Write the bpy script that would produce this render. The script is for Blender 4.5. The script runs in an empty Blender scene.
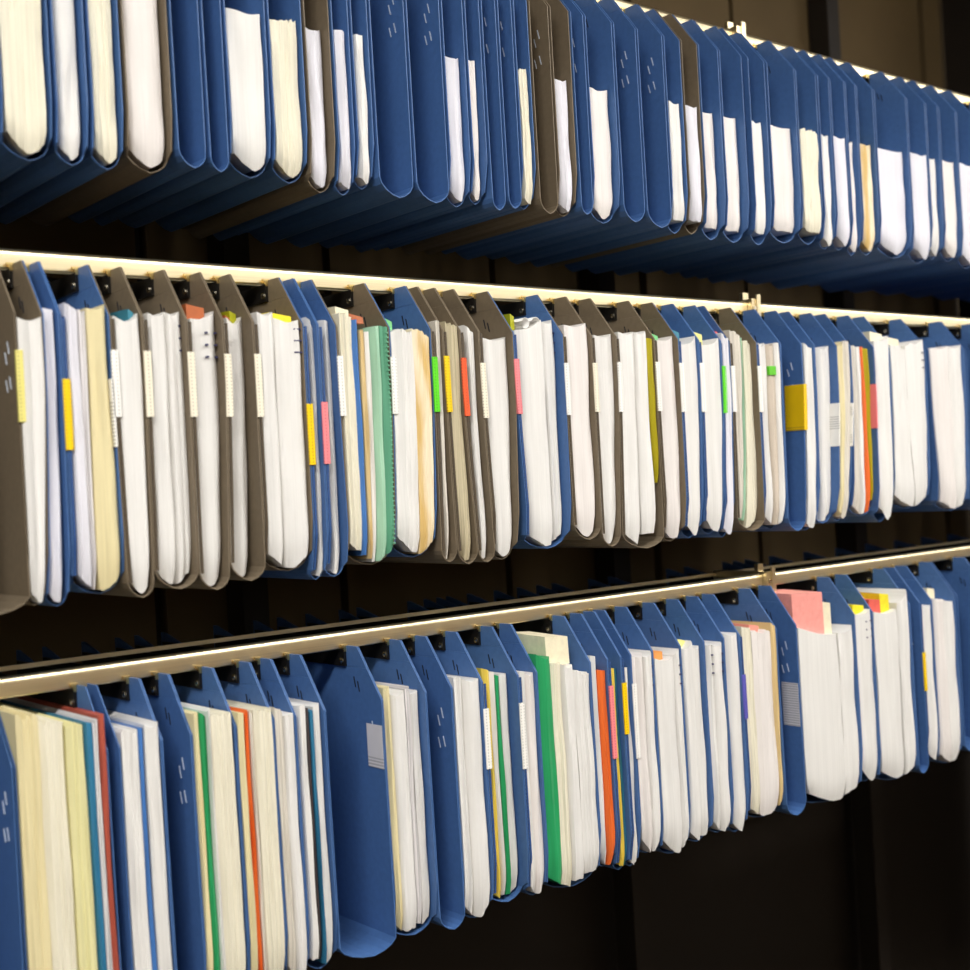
import bpy, math, random
from mathutils import Matrix, Vector, noise

# ------------------------------------------------------------------ camera, world, lights, exposure
scn = bpy.context.scene
COL = scn.collection
ANG = math.atan2(1575, 1300); ROLL = math.radians(3.16)
FWD = Vector((math.cos(ANG), math.sin(ANG), 0)); RIGHT0 = Vector((math.sin(ANG), -math.cos(ANG), 0)); UP0 = Vector((0, 0, 1))
RIGHT = RIGHT0*math.cos(ROLL) - UP0*math.sin(ROLL); UP = UP0*math.cos(ROLL) + RIGHT0*math.sin(ROLL)
cd = bpy.data.cameras.new('camera'); cam = bpy.data.objects.new('camera', cd); COL.objects.link(cam)
mw = Matrix((RIGHT, UP, -FWD)).transposed().to_4x4(); mw.translation = -1.38*FWD
cam.matrix_world = mw
cd.sensor_width = 36; cd.lens = 1300/970*36; cd.shift_y = -2/970; cd.clip_start = .01
cd.dof.use_dof = True; cd.dof.focus_distance = 1.36; cd.dof.aperture_fstop = 5.6
scn.camera = cam
scn.view_settings.view_transform = 'Standard'; scn.view_settings.look = 'None'
scn.view_settings.gamma = 1; scn.view_settings.use_curve_mapping = False
scn.view_settings.exposure = 0.12
wd = bpy.data.worlds.new('world'); scn.world = wd; wd.use_nodes = True
wd.node_tree.nodes['Background'].inputs[0].default_value = (.9, .87, .8, 1)
wd.node_tree.nodes['Background'].inputs[1].default_value = .25
CEIL, FLOOR, YFRONT, XMIN, XMAX = 1.25, -1.25, -2.3, -3.4, 9.0
LAMPS = [(-1.5, -1.2, 34), (.6, -1.3, 26), (2.7, -1.5, 30), (4.8, -1.5, 30)]        # x, y, watts of the ceiling strip lights; last two added to brighten the rail
for k, (lx, ly, w) in enumerate(LAMPS):
    ld = bpy.data.lights.new('strip_tube', 'AREA'); ld.shape = 'RECTANGLE'; ld.size = 1.3; ld.size_y = .28
    ld.energy = w; ld.color = (1, .982, .955)
    lo = bpy.data.objects.new('strip_tube', ld); COL.objects.link(lo); lo.location = (lx, ly, CEIL-.075)

# ------------------------------------------------------------------ materials
def srgb(r, g, b):
    f = lambda c: (c/255/12.92 if c <= 10 else ((c/255+.055)/1.055)**2.4)
    return (f(r), f(g), f(b), 1)
def mat(name, col, rough=.6, metal=0, kind=None, amt=.12, spec=.35, trans=0):
    m = bpy.data.materials.new(name); m.use_nodes = True; nt = m.node_tree; N = nt.nodes; L = nt.links
    b = N['Principled BSDF']; b.inputs['Roughness'].default_value = rough; b.inputs['Metallic'].default_value = metal
    b.inputs['Specular IOR Level'].default_value = spec
    if trans: b.inputs['Transmission Weight'].default_value = trans
    b.inputs['Base Color'].default_value = col
    if not kind: return m
    tc = N.new('ShaderNodeTexCoord'); mp = N.new('ShaderNodeMapping'); L.new(tc.outputs['Object'], mp.inputs[0])
    nz = N.new('ShaderNodeTexNoise'); L.new(mp.outputs[0], nz.inputs['Vector'])
    sc = {'pages': (1400, 6, 5), 'paper': (420, 14, 7), 'card': (160, 160, 160), 'metal': (3, 900, 900), 'wall': (6, 6, 6),
          'stain': (60, 20, 9), 'print': (60, 60, 60), 'dots': (1, 1, 1), 'film': (260, 10, 8)}[kind]
    mp.inputs['Scale'].default_value = sc
    nz.inputs['Scale'].default_value = 1; nz.inputs['Detail'].default_value = 3
    mx = N.new('ShaderNodeMix'); mx.data_type = 'RGBA'
    rp = N.new('ShaderNodeMapRange')
    L.new(nz.outputs[0], rp.inputs[0]); rp.inputs[1].default_value = .3; rp.inputs[2].default_value = .7
    rp.inputs[3].default_value = 1-amt; rp.inputs[4].default_value = 1+amt*.3
    mx.blend_type = 'MULTIPLY'; mx.inputs['Factor'].default_value = 1
    mx.inputs[6].default_value = col
    L.new(rp.outputs[0], mx.inputs[7]); out = mx.outputs[2]
    if kind == 'stain':
        m2 = N.new('ShaderNodeMix'); m2.data_type = 'RGBA'
        m2.inputs[6].default_value = srgb(214, 180, 112); m2.inputs[7].default_value = srgb(240, 226, 196)
        r2 = N.new('ShaderNodeMapRange'); L.new(nz.outputs[0], r2.inputs[0]); r2.inputs[1].default_value = .42; r2.inputs[2].default_value = .6
        L.new(r2.outputs[0], m2.inputs['Factor']); out = m2.outputs[2]
    if kind in ('print', 'dots'):
        # rows of small printed or pressed dashes down a strip
        sx = N.new('ShaderNodeSeparateXYZ'); L.new(tc.outputs['Object'], sx.inputs[0])
        w1 = N.new('ShaderNodeMath'); w1.operation = 'MULTIPLY'; L.new(sx.outputs[2], w1.inputs[0]); w1.inputs[1].default_value = 280 if kind == 'dots' else 330
        w2 = N.new('ShaderNodeMath'); w2.operation = 'FRACT'; L.new(w1.outputs[0], w2.inputs[0])
        w3 = N.new('ShaderNodeMath'); w3.operation = 'GREATER_THAN'; L.new(w2.outputs[0], w3.inputs[0]); w3.inputs[1].default_value = .5
        v1 = N.new('ShaderNodeMath'); v1.operation = 'MULTIPLY'; L.new(sx.outputs[0], v1.inputs[0]); v1.inputs[1].default_value = 380 if kind == 'dots' else 250
        v2 = N.new('ShaderNodeMath'); v2.operation = 'FRACT'; L.new(v1.outputs[0], v2.inputs[0])
        v3 = N.new('ShaderNodeMath'); v3.operation = 'GREATER_THAN'; L.new(v2.outputs[0], v3.inputs[0]); v3.inputs[1].default_value = .45 if kind == 'dots' else .68
        pr = N.new('ShaderNodeMath'); pr.operation = 'MULTIPLY'; L.new(w3.outputs[0], pr.inputs[0]); L.new(v3.outputs[0], pr.inputs[1])
        sc2 = N.new('ShaderNodeMath'); sc2.operation = 'MULTIPLY'; L.new(pr.outputs[0], sc2.inputs[0]); sc2.inputs[1].default_value = .45 if kind == 'dots' else .38
        m2 = N.new('ShaderNodeMix'); m2.data_type = 'RGBA'; L.new(sc2.outputs[0], m2.inputs['Factor'])
        L.new(out, m2.inputs[6]); m2.inputs[7].default_value = (.03, .03, .04, 1); out = m2.outputs[2]
    L.new(out, b.inputs['Base Color'])
    if kind in ('pages', 'paper', 'stain', 'card', 'film', 'metal', 'wall'):
        bp = N.new('ShaderNodeBump'); bp.inputs['Strength'].default_value = {'pages': .5, 'paper': .22, 'stain': .4, 'card': .08, 'film': .3, 'metal': .05, 'wall': .1}[kind]
        bp.inputs['Distance'].default_value = .0012
        L.new(nz.outputs[0], bp.inputs['Height']); L.new(bp.outputs[0], b.inputs['Normal'])
    return m
BLUE = srgb(75, 111, 165); BROWN = srgb(122, 109, 90)
CARD = {'blue': mat('blue_card', BLUE, .42, kind='card', amt=.1), 'brown': mat('brown_card', BROWN, .5, kind='card', amt=.1)}
CHAN = {'blue': mat('blue_channel', srgb(48, 82, 136), .5, kind='dots', amt=.1), 'brown': mat('brown_channel', srgb(84, 72, 55), .5, kind='dots', amt=.1)}
PAPER = {
 'white': mat('white_paper', srgb(230, 228, 224), .55, kind='paper', amt=.07), 'white_pink': mat('warm_white_paper', srgb(231, 225, 221), .55, kind='paper', amt=.07),
 'white_lilac': mat('cool_white_paper', srgb(224, 223, 231), .55, kind='paper', amt=.07), 'pages': mat('page_edges', srgb(228, 224, 224), .7, kind='pages', amt=.35),
 'cream': mat('cream_paper', srgb(228, 215, 168), .6, kind='paper', amt=.1), 'cream_white': mat('ivory_paper', srgb(236, 230, 208), .6, kind='pages', amt=.12),
 'pale': mat('pale_paper', srgb(222, 215, 202), .6, kind='pages', amt=.18), 'tan': mat('tan_paper', srgb(224, 196, 140), .6, kind='paper', amt=.1),
 'tan_grey': mat('grey_tan_paper', srgb(200, 188, 156), .6, kind='pages', amt=.25), 'beige': mat('beige_paper', srgb(205, 192, 176), .6, kind='paper', amt=.1),
 'stained': mat('stained_paper', srgb(230, 200, 140), .6, kind='stain'), 'pale_yellow_paper': mat('pale_yellow_paper', srgb(232, 226, 170), .6, kind='pages', amt=.15),
 'mint': mat('mint_plastic', srgb(168, 212, 182), .3, kind='film', amt=.15), 'green_spine': mat('green_plastic', srgb(94, 160, 128), .3, kind='film', amt=.15),
 'blue_folder': mat('blue_folder', srgb(72, 122, 190), .35, kind='film', amt=.15), 'teal_folder': mat('teal_folder', srgb(52, 122, 158), .4, kind='film', amt=.15),
 'olive_folder': mat('olive_folder', srgb(178, 164, 10), .45, kind='film', amt=.12), 'orange_folder': mat('orange_folder', srgb(232, 108, 46), .45, kind='film', amt=.12),
 'green_folder': mat('green_folder', srgb(44, 160, 98), .35, kind='film', amt=.12), 'yellow_folder': mat('yellow_folder', srgb(236, 206, 84), .45, kind='film', amt=.12),
 'red_folder': mat('red_folder', srgb(176, 84, 66), .45, kind='film', amt=.12), 'dark_folder': mat('dark_folder', srgb(70, 62, 62), .5, kind='film', amt=.12)}  # the last is the shade of a gap, put into a colour
SHEET = {k: mat(k+'_peek', srgb(*c), .5, kind='card', amt=.1) for k, c in {
 'teal': (60, 130, 150), 'rust': (178, 96, 52), 'olive': (170, 170, 20), 'yellow_sheet': (236, 218, 40), 'green_sheet': (120, 200, 130),
 'pale_yellow_sheet': (232, 226, 140), 'red_sheet': (224, 96, 84), 'cream_sheet': (236, 226, 196), 'orange_sheet': (226, 150, 80),
 'salmon_sheet': (232, 150, 132), 'salmon_sheet_tall': (242, 158, 148)}.items()}
LAB = {k: mat(k+'_label', srgb(*c), .4, kind='print', amt=.04) for k, c in {
 'white': (246, 244, 238), 'cream': (244, 236, 214), 'pale_yellow': (232, 222, 130), 'yellow': (250, 208, 8), 'yellow_wide': (246, 200, 10), 'pink': (250, 138, 144),
 'green': (96, 220, 30), 'orange': (246, 96, 50), 'purple': (96, 92, 186), 'white_face': (225, 222, 224)}.items()}
STEEL = mat('rail_steel', srgb(234, 218, 180), .33, 1, kind='metal', amt=.12)
BRASS = mat('hook_brass', srgb(232, 206, 140), .3, 1)
RIVET = mat('rivet_steel', srgb(225, 215, 190), .25, 1)
BLACK = mat('black_hanger', srgb(26, 24, 22), .35)
INK = mat('ink_mark', srgb(52, 52, 96), .5)
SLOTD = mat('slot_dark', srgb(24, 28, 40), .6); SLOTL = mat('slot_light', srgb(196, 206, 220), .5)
SPINE = mat('spine_green', srgb(120, 180, 148), .35)
STICK = mat('green_sticker', srgb(98, 196, 44), .5)
KRAFT = mat('brown_back_board', srgb(100, 82, 52), .75, kind='wall', amt=.15)
POST = mat('dark_post', srgb(34, 27, 20), .6)
PLASTER = mat('room_plaster', srgb(210, 207, 200), .8, kind='wall', amt=.05)
WOOD = mat('added_panelling', srgb(118, 92, 58), .5, kind='wall', amt=.15)
FLOORM = mat('room_floor', srgb(62, 52, 38), .5, kind='wall', amt=.15)
HOUS = mat('lamp_housing', srgb(235, 235, 230), .5)
em = bpy.data.materials.new('lamp_diffuser'); em.use_nodes = True
em.node_tree.nodes['Principled BSDF'].inputs['Emission Color'].default_value = (1, .975, .935, 1)
em.node_tree.nodes['Principled BSDF'].inputs['Emission Strength'].default_value = 12

# ------------------------------------------------------------------ helpers
def mesh(name, V, F, m, parent=None, smooth=False, loc=None):
    me = bpy.data.meshes.new(name); me.from_pydata(V, [], F); me.update()
    me.materials.append(m)
    if smooth: me.polygons.foreach_set('use_smooth', [True]*len(me.polygons))
    return link(name, me, parent, loc)
def link(name, me, parent=None, loc=None):
    o = bpy.data.objects.new(name, me); COL.objects.link(o)
    if parent: o.parent = parent
    if loc: o.location = loc
    return o
BF = [(0,3,2,1),(4,5,6,7),(0,1,5,4),(1,2,6,5),(2,3,7,6),(3,0,4,7)]
def box(V, F, x0, x1, y0, y1, z0, z1):
    b = len(V); V += [(x0,y0,z0),(x1,y0,z0),(x1,y1,z0),(x0,y1,z0),(x0,y0,z1),(x1,y0,z1),(x1,y1,z1),(x0,y1,z1)]
    F += [tuple(b+i for i in f) for f in BF]
def boxmesh(name, m, parent, *d, loc=None):
    V, F = [], []
    for q in d: box(V, F, *q)
    return mesh(name, V, F, m, parent, loc=loc)
def empty(name, loc):
    o = bpy.data.objects.new(name, None); COL.objects.link(o); o.location = loc; o.empty_display_size = .02
    return o
def tag(o, label, cat, group=None):
    o['label'] = label; o['category'] = cat
    if group: o['group'] = group
    return o
def struct(o): o['kind'] = 'structure'; return o
ONES = ['', 'first','second','third','fourth','fifth','sixth','seventh','eighth','ninth','tenth','eleventh','twelfth','thirteenth','fourteenth','fifteenth','sixteenth','seventeenth','eighteenth','nineteenth']
def ordinal(n):
    if n < 20: return ONES[n]
    t = n//10; u = n % 10
    return ({2:'twentieth',3:'thirtieth',4:'fortieth',5:'fiftieth'}[t] if u == 0 else {2:'twenty',3:'thirty',4:'forty',5:'fifty'}[t]+'-'+ONES[u])
def quad3(a, b, c, t):           # smooth curve through a (t=0), b (t=.42), c (t=1)
    k = .42
    return a*(t-k)*(t-1)/k + b*t*(t-1)/(k*(k-1)) + c*t*(t-k)/(1-k)

def lean(p, z, zb):              # p = x at the hanger, the middle and the bottom; z and zb measured from the hanger
    if z > -.05: return p[0]+(p[1]-p[0])*min(1, max(0, -z/.05))
    t = max(0, (-.10-z)/(-.10-zb))
    return p[1]+(p[2]-p[1])*min(t, 1.1)**1.15

# ------------------------------------------------------------------ the room and the shelving structure
struct(boxmesh('trim_7', POST, None, (1.7, 1.72, .0, .43, FLOOR, 1.05)))
SHELL = [('floor', FLOORM, (XMIN, XMAX, YFRONT, 1.2, FLOOR-.05, FLOOR)), ('ceiling', PLASTER, (XMIN, XMAX, YFRONT, 1.2, CEIL, CEIL+.05)),
         ('wall_front', PLASTER, (XMIN, XMAX, YFRONT-.05, YFRONT, FLOOR, CEIL)), ('wall_left', PLASTER, (XMIN-.05, XMIN, YFRONT, 1.2, FLOOR, CEIL)),
         ('wall_right', PLASTER, (XMAX, XMAX+.05, YFRONT, 1.2, FLOOR, CEIL)), ('wall_back', POST, (XMIN, XMAX, .46, .5, FLOOR, CEIL))]
S = {}
for n, m, d in SHELL: S[n] = struct(boxmesh(n, m, None, d))
struct(boxmesh('trim_8', WOOD, None, (XMIN+.002, XMAX-.002, YFRONT+.001, YFRONT+.025, FLOOR+.001, .12)))  # unseen panelling added so the lower rail reflects something dark
# kraft-coloured boards on the back wall, dark joints between them
x = -1.06; k = 0
while x < 2.4:
    w = .27+.06*((k*7) % 3)/2
    if not (.50 < x < .56):
        for z0, z1 in ((-.62, -.055), (-.045, .262), (.272, .70), (.71, 1.05)):
            boxmesh('board', KRAFT, S['wall_back'], (x, x+w-.014, .44+.002*(k % 3), .46, z0, z1))
    x += w; k += 1
for px in (-.06, .60, 1.25):
    struct(boxmesh('trim_%d' % (1+int(px*2+1)), POST, None, (px-.018, px+.018, .395, .438, FLOOR, 1.05)))
# top of the shelving unit
struct(boxmesh('trim_9', POST, None, (-1.1, 1.69, .12, .435, .60, .612)))

ZT = {'top': .552, 'middle': .201, 'bottom': -.15}
def rail(row, x0, x1, label):
    z = ZT[row]; r = empty('shelf_rail', (x0, 0, z))
    L = x1-x0
    # front lip: rolled face with a bead, channel floor, rear lip
    prof = [(.0038,-.003),(.0032,-.0022),(.0032,.0086)]
    prof += [(.0032+.0048*(1-math.cos(math.radians(a))), .0086+.0054*math.sin(math.radians(a))) for a in (15, 30, 45, 60, 75, 90)]
    prof += [(.0090,.0132),(.0090,-.003)]
    V = [(xx, y, zz) for xx in (0, L) for y, zz in prof]; n = len(prof)
    F = [(i, (i+1) % n, n+(i+1) % n, n+i) for i in range(n)] + [tuple(range(n-1, -1, -1)), tuple(range(n, 2*n))]
    fl = mesh('front_lip', V, F, STEEL, r, smooth=True); fl.data.set_sharp_from_angle(angle=math.radians(28))
    boxmesh('rear_lip', STEEL, r, (0, L, .080, .084, .0095, .0135))
    tag(r, label, 'rail', 'steel rails')
XB = .462
for row, pos in (('top', 'topmost'), ('middle', 'upper'), ('bottom', 'lower')):
    rail(row, -1.05, XB-.006, '%s long steel shelf rail, left of the clip, above the %s row' % (pos, row))
    rail(row, XB+.006, 1.695, '%s steel shelf rail, right of the clip, above the %s row' % (pos, row))
    xb = XB if row != 'bottom' else .444
    c = empty('rail_clip', (XB, 0, ZT[row]))
    boxmesh('clip_plate', STEEL, c, (-.0055, .0055, -.004, .085, -.008, .0165), (-.0055,.0055,.01,.016,.0165,.026), (.002, .009, -.0065, -.004, -.012, .022))
    boxmesh('clip_screw', RIVET, c, (-.004, .0005, -.0062, -.004, .002, .0065))
    tag(c, 'small steel clip joining the two lengths of the %s rail' % pos, 'clip', 'rail clips')
for k, (lx, ly, w) in enumerate(LAMPS + [(6.9, -1.5, 0)]):  # from the third on, added so the rails' right end turns bright
    t = empty('ceiling_light', (lx, ly, CEIL))
    boxmesh('housing', HOUS, t, (-.68, .68, -.16, .16, -.05, 0)); boxmesh('diffuser', em, t, (-.65, .65, -.14, .14, -.062, -.05))
    tag(t, 'unseen long white fluorescent ceiling light over the aisle, %s from the left' % ordinal(k+1), 'ceiling light', 'ceiling lights')

# ------------------------------------------------------------------ hanging files
YF, YB = -.056, .27
TH = .0009
def ribbon(V, F, pts):           # pts: (x, z, yfront, yback); a card strip with thickness
    b0 = len(V); n = len(pts)
    for i, (x, z, a, c) in enumerate(pts):
        p = pts[max(i-1, 0)]; q = pts[min(i+1, n-1)]
        tx, tz = q[0]-p[0], q[1]-p[1]; l = math.hypot(tx, tz) or 1
        nx, nz = -tz/l*TH/2, tx/l*TH/2
        V += [(x+nx, a, z+nz), (x-nx, a, z-nz), (x-nx, c, z-nz), (x+nx, c, z+nz)]
    for i in range(n-1):
        a = b0+4*i
        for j in range(4):
            F.append((a+j, a+(j+1) % 4, a+4+(j+1) % 4, a+4+j))
    F += [(b0, b0+3, b0+2, b0+1), (b0+4*n-4, b0+4*n-3, b0+4*n-2, b0+4*n-1)]
SHARED = {}
def shared(key, m, *d):
    if key not in SHARED:
        V, F = [], []
        for q in d: box(V, F, *q)
        me = bpy.data.meshes.new(key); me.from_pydata(V, [], F); me.materials.append(m); SHARED[key] = me
    return SHARED[key]
def disc(key, m, r, h, n=10):
    if key not in SHARED:
        V = [(-h, r*math.cos(2*math.pi*i/n), r*math.sin(2*math.pi*i/n)) for i in range(n)] + [(0, r*math.cos(2*math.pi*i/n), r*math.sin(2*math.pi*i/n)) for i in range(n)] + [(-h*1.6, 0, 0)]
        F = [(i, (i+1) % n, n+(i+1) % n, n+i) for i in range(n)] + [((i+1) % n, i, 2*n) for i in range(n)]
        me = bpy.data.meshes.new(key); me.from_pydata(V, [], F); me.materials.append(m); SHARED[key] = me
    return SHARED[key]
def slit(key, m):
    if key not in SHARED:
        V = [(-.0007, -.0005, .005), (-.0007, .0005, .005), (-.0007, -.002, -.005), (-.0007, -.003, -.005)]
        V += [(0, y, z) for _, y, z in V]
        F = [(0,1,2,3),(7,6,5,4),(0,4,5,1),(1,5,6,2),(2,6,7,3),(3,7,4,0)]
        me = bpy.data.meshes.new(key); me.from_pydata(V, [], F); me.materials.append(m); SHARED[key] = me
    return SHARED[key]

def hanging_file(d, row, idx, rnd):
    zt = ZT[row]; x0 = d['R'][0]; zb = d['zb']-zt
    col = d['c']
    name = 'hanging_file'
    f = empty(name, (x0, 0, zt))
    def xr(z): return lean(d['R'], z, zb)-x0
    def xl(z): return lean(d['L'], z, zb)-x0
    dep = min(.017, .4*max(.004, xr(zb)-xl(zb))+.004)
    zs_top = [0, -.007, -.014, -.0198]
    zs = [-.02, -.034, -.048] + [-.048+(zb+dep+.048)*k/7 for k in range(1, 8)]
    U = d.get('u')
    def yfr(z): return -.019+(YF+.019)*min(1, -z/.048) + (0 if U or not d['cs'] else .012*max(0, (zb+.04-z)/.04)**2)
    def ybk(z): return YB if z > zb+.045 else YB-.07*(zb+.045-z)/.045
    def side(fx):
        top = [(fx(z), z, yfr(z), 0.0) for z in zs_top]
        low = [(fx(z), z, yfr(z), ybk(z)) for z in zs]
        return top, low
    V, F = [], []
    tl, ll = side(xl); tr, lr = side(xr)
    ribbon(V, F, tl); ribbon(V, F, tr)
    for fx in (xl, xr): ribbon(V, F, [(fx(0), z, YB-.006-(.006-z)*4, YB) for z in (.006, -.006, -.0203)])
    xa, xb = ll[-1][0], lr[-1][0]; mid = (xa+xb)/2
    yu = YF if U else yfr(zb)
    bend = []
    for k in range(1, 8):
        a = math.pi*k/8
        q = 1-abs(1-k/4)**1.5
        bend.append((mid+.12*(xb-xa)*q-(xb-xa)/2*math.cos(a), zb+dep-dep*q, yu+.003*q, ybk(zb)))
    ribbon(V, F, ll+bend+lr[::-1])
    mesh('card_pocket', V, F, CARD[col], f)
    # folded front channel on the left panel (the label slides into it)
    V, F = [], []
    w = .0026
    zz = [-.05+(zb+dep+.05)*k/7 for k in range(8)]
    for z in zz:
        a = xl(z)+TH; yq = yfr(z); V += [(a, yq-.0004, z), (a+w, yq-.0004, z), (a+w, yq+.0003, z), (a, yq+.0003, z)]
    for i in range(7):
        for j in range(4): F.append((4*i+j, 4*i+(j+1) % 4, 4*i+4+(j+1) % 4, 4*i+4+j))
    F += [(3, 2, 1, 0), (28, 29, 30, 31)]
    cfront = min([c[7] for c in d['cs']] or [0])
    if d['cs'] and d.get('label') and cfront > YF+.0012: mesh('label_channel', V, F, CHAN[col], f)
    # hanger: black strip behind the tab, rivet, brass hook over the rail
    tilt = 0
    hb = link('hanger_bar', shared('hanger_bar', BLACK, (-.0034, -.0008, -.001, .262, -.0198, -.004)), f)
    link('rivet', disc('rivet', RIVET, .0028, .0013), hb, (-.0034, .0035, -.0145))
    link('hook', shared('hook', BRASS, (-.0032, -.0006, -.0015, .0012, -.0055, .0005), (-.0055, .0012, -.0012, .0015, -.0008, .0012)), f)
    # slits cut in the tab
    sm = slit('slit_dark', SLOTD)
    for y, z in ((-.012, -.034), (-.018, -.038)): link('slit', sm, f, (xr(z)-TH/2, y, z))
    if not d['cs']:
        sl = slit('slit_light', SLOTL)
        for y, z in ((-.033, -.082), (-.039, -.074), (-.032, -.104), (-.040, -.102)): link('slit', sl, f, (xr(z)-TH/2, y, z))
    def lab(key, fx, nm):
        c, za, zc = d[key]; za -= zt; zc -= zt
        zc = max(zc, zb+.03)
        V, F = [], []; wide = c in ('yellow_wide',); face = c == 'white_face'
        ww = .0056 if key == 'label' else .0015 if not wide else .006
        ret = .028 if wide else .0015 if key == 'label' else .022
        n = 5
        yo = YF-.0016
        for i in range(n):
            z = za+(zc-za)*i/(n-1); a = fx(z)-TH
            if face: pts = [(a-.0004, YF+.001), (a+.0002, YF+.001), (a+.0002, YF+.026), (a-.0004, YF+.026)]
            else: pts = [(a-.0006, yo), (a+ww, yo), (a+ww, yo+.0007), (a+.0003, yo+.0007), (a+.0003, YF+ret), (a-.0006, YF+ret)]
            V += [(p[0], p[1], z) for p in pts]
        m_ = len(pts)
        for i in range(n-1):
            for j in range(m_): F.append((m_*i+j, m_*i+(j+1) % m_, m_*(i+1)+(j+1) % m_, m_*(i+1)+j))
        F += [tuple(range(m_-1, -1, -1)), tuple(range(m_*(n-1), m_*n))]
        o = mesh('index_label', V, F, LAB[c], f)
        o['label'] = nm+' index label'
    cn = lambda c: {'pale_yellow': 'pale yellow', 'yellow_wide': 'broad yellow', 'white_face': 'white'}.get(c, c)
    txt = ''
    if d.get('label'): lab('label', xl, cn(d['label'][0])); txt = ' with %s edge label' % cn(d['label'][0])
    if d.get('rlabel'):
        lab('rlabel', xr, cn(d['rlabel'][0]))
        if not txt: txt = ' with %s label' % cn(d['rlabel'][0])
    if not d['cs']: txt = ' empty'+txt if txt else ' empty'
    lead = '%s card hanging file%s' % (col, txt if not txt.startswith(' empty') else txt[6:])
    if not d['cs']: lead = 'empty '+lead
    where = '%s from left in the %s row' % (ordinal(idx+1), row) if idx >= 0 else '%s beyond the left end of the %s row' % (ordinal(-idx), row)
    tag(f, '%s, %s' % (lead, where), 'hanging file', 'hanging files of the %s row' % row)
    return f

# ------------------------------------------------------------------ documents in the files
KIND = {'white': ('document_wallet', 'white document wallet', 'wallet'), 'white_pink': ('document_wallet', 'warm white document wallet', 'wallet'),
 'white_lilac': ('document_wallet', 'cool white document wallet', 'wallet'), 'pages': ('paper_stack', 'stack of ragged white pages', 'papers'),
 'cream': ('document_wallet', 'bulging cream document wallet', 'wallet'), 'cream_white': ('paper_stack', 'stack of ivory papers', 'papers'),
 'pale': ('paper_stack', 'bundle of pale grey papers', 'papers'), 'tan': ('card_folder', 'tan card folder', 'folder'), 'tan_grey': ('paper_stack', 'bundle of grey-tan papers', 'papers'),
 'beige': ('paper_stack', 'recessed beige papers', 'papers'), 'stained': ('document_wallet', 'brown-stained old document wallet', 'wallet'),
 'pale_yellow_paper': ('paper_stack', 'stack of pale yellow papers', 'papers'), 'mint': ('plastic_folder', 'mint green plastic folder', 'folder'),
 'green_spine': ('plastic_folder', 'dark green ribbed-spine plastic folder', 'folder'), 'blue_folder': ('plastic_folder', 'bright blue plastic folder', 'folder'),
 'teal_folder': ('plastic_folder', 'teal blue plastic folder', 'folder'), 'olive_folder': ('card_folder', 'olive yellow card folder', 'folder'),
 'orange_folder': ('card_folder', 'orange card folder', 'folder'), 'green_folder': ('plastic_folder', 'green plastic folder', 'folder'),
 'yellow_folder': ('card_folder', 'yellow card folder', 'folder'), 'red_folder': ('card_folder', 'brick red card folder', 'folder'), 'dark_folder': ('card_folder', 'dark slab for the shaded gap', 'folder')}  # last entry is a dark slab standing in for gap shade
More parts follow.
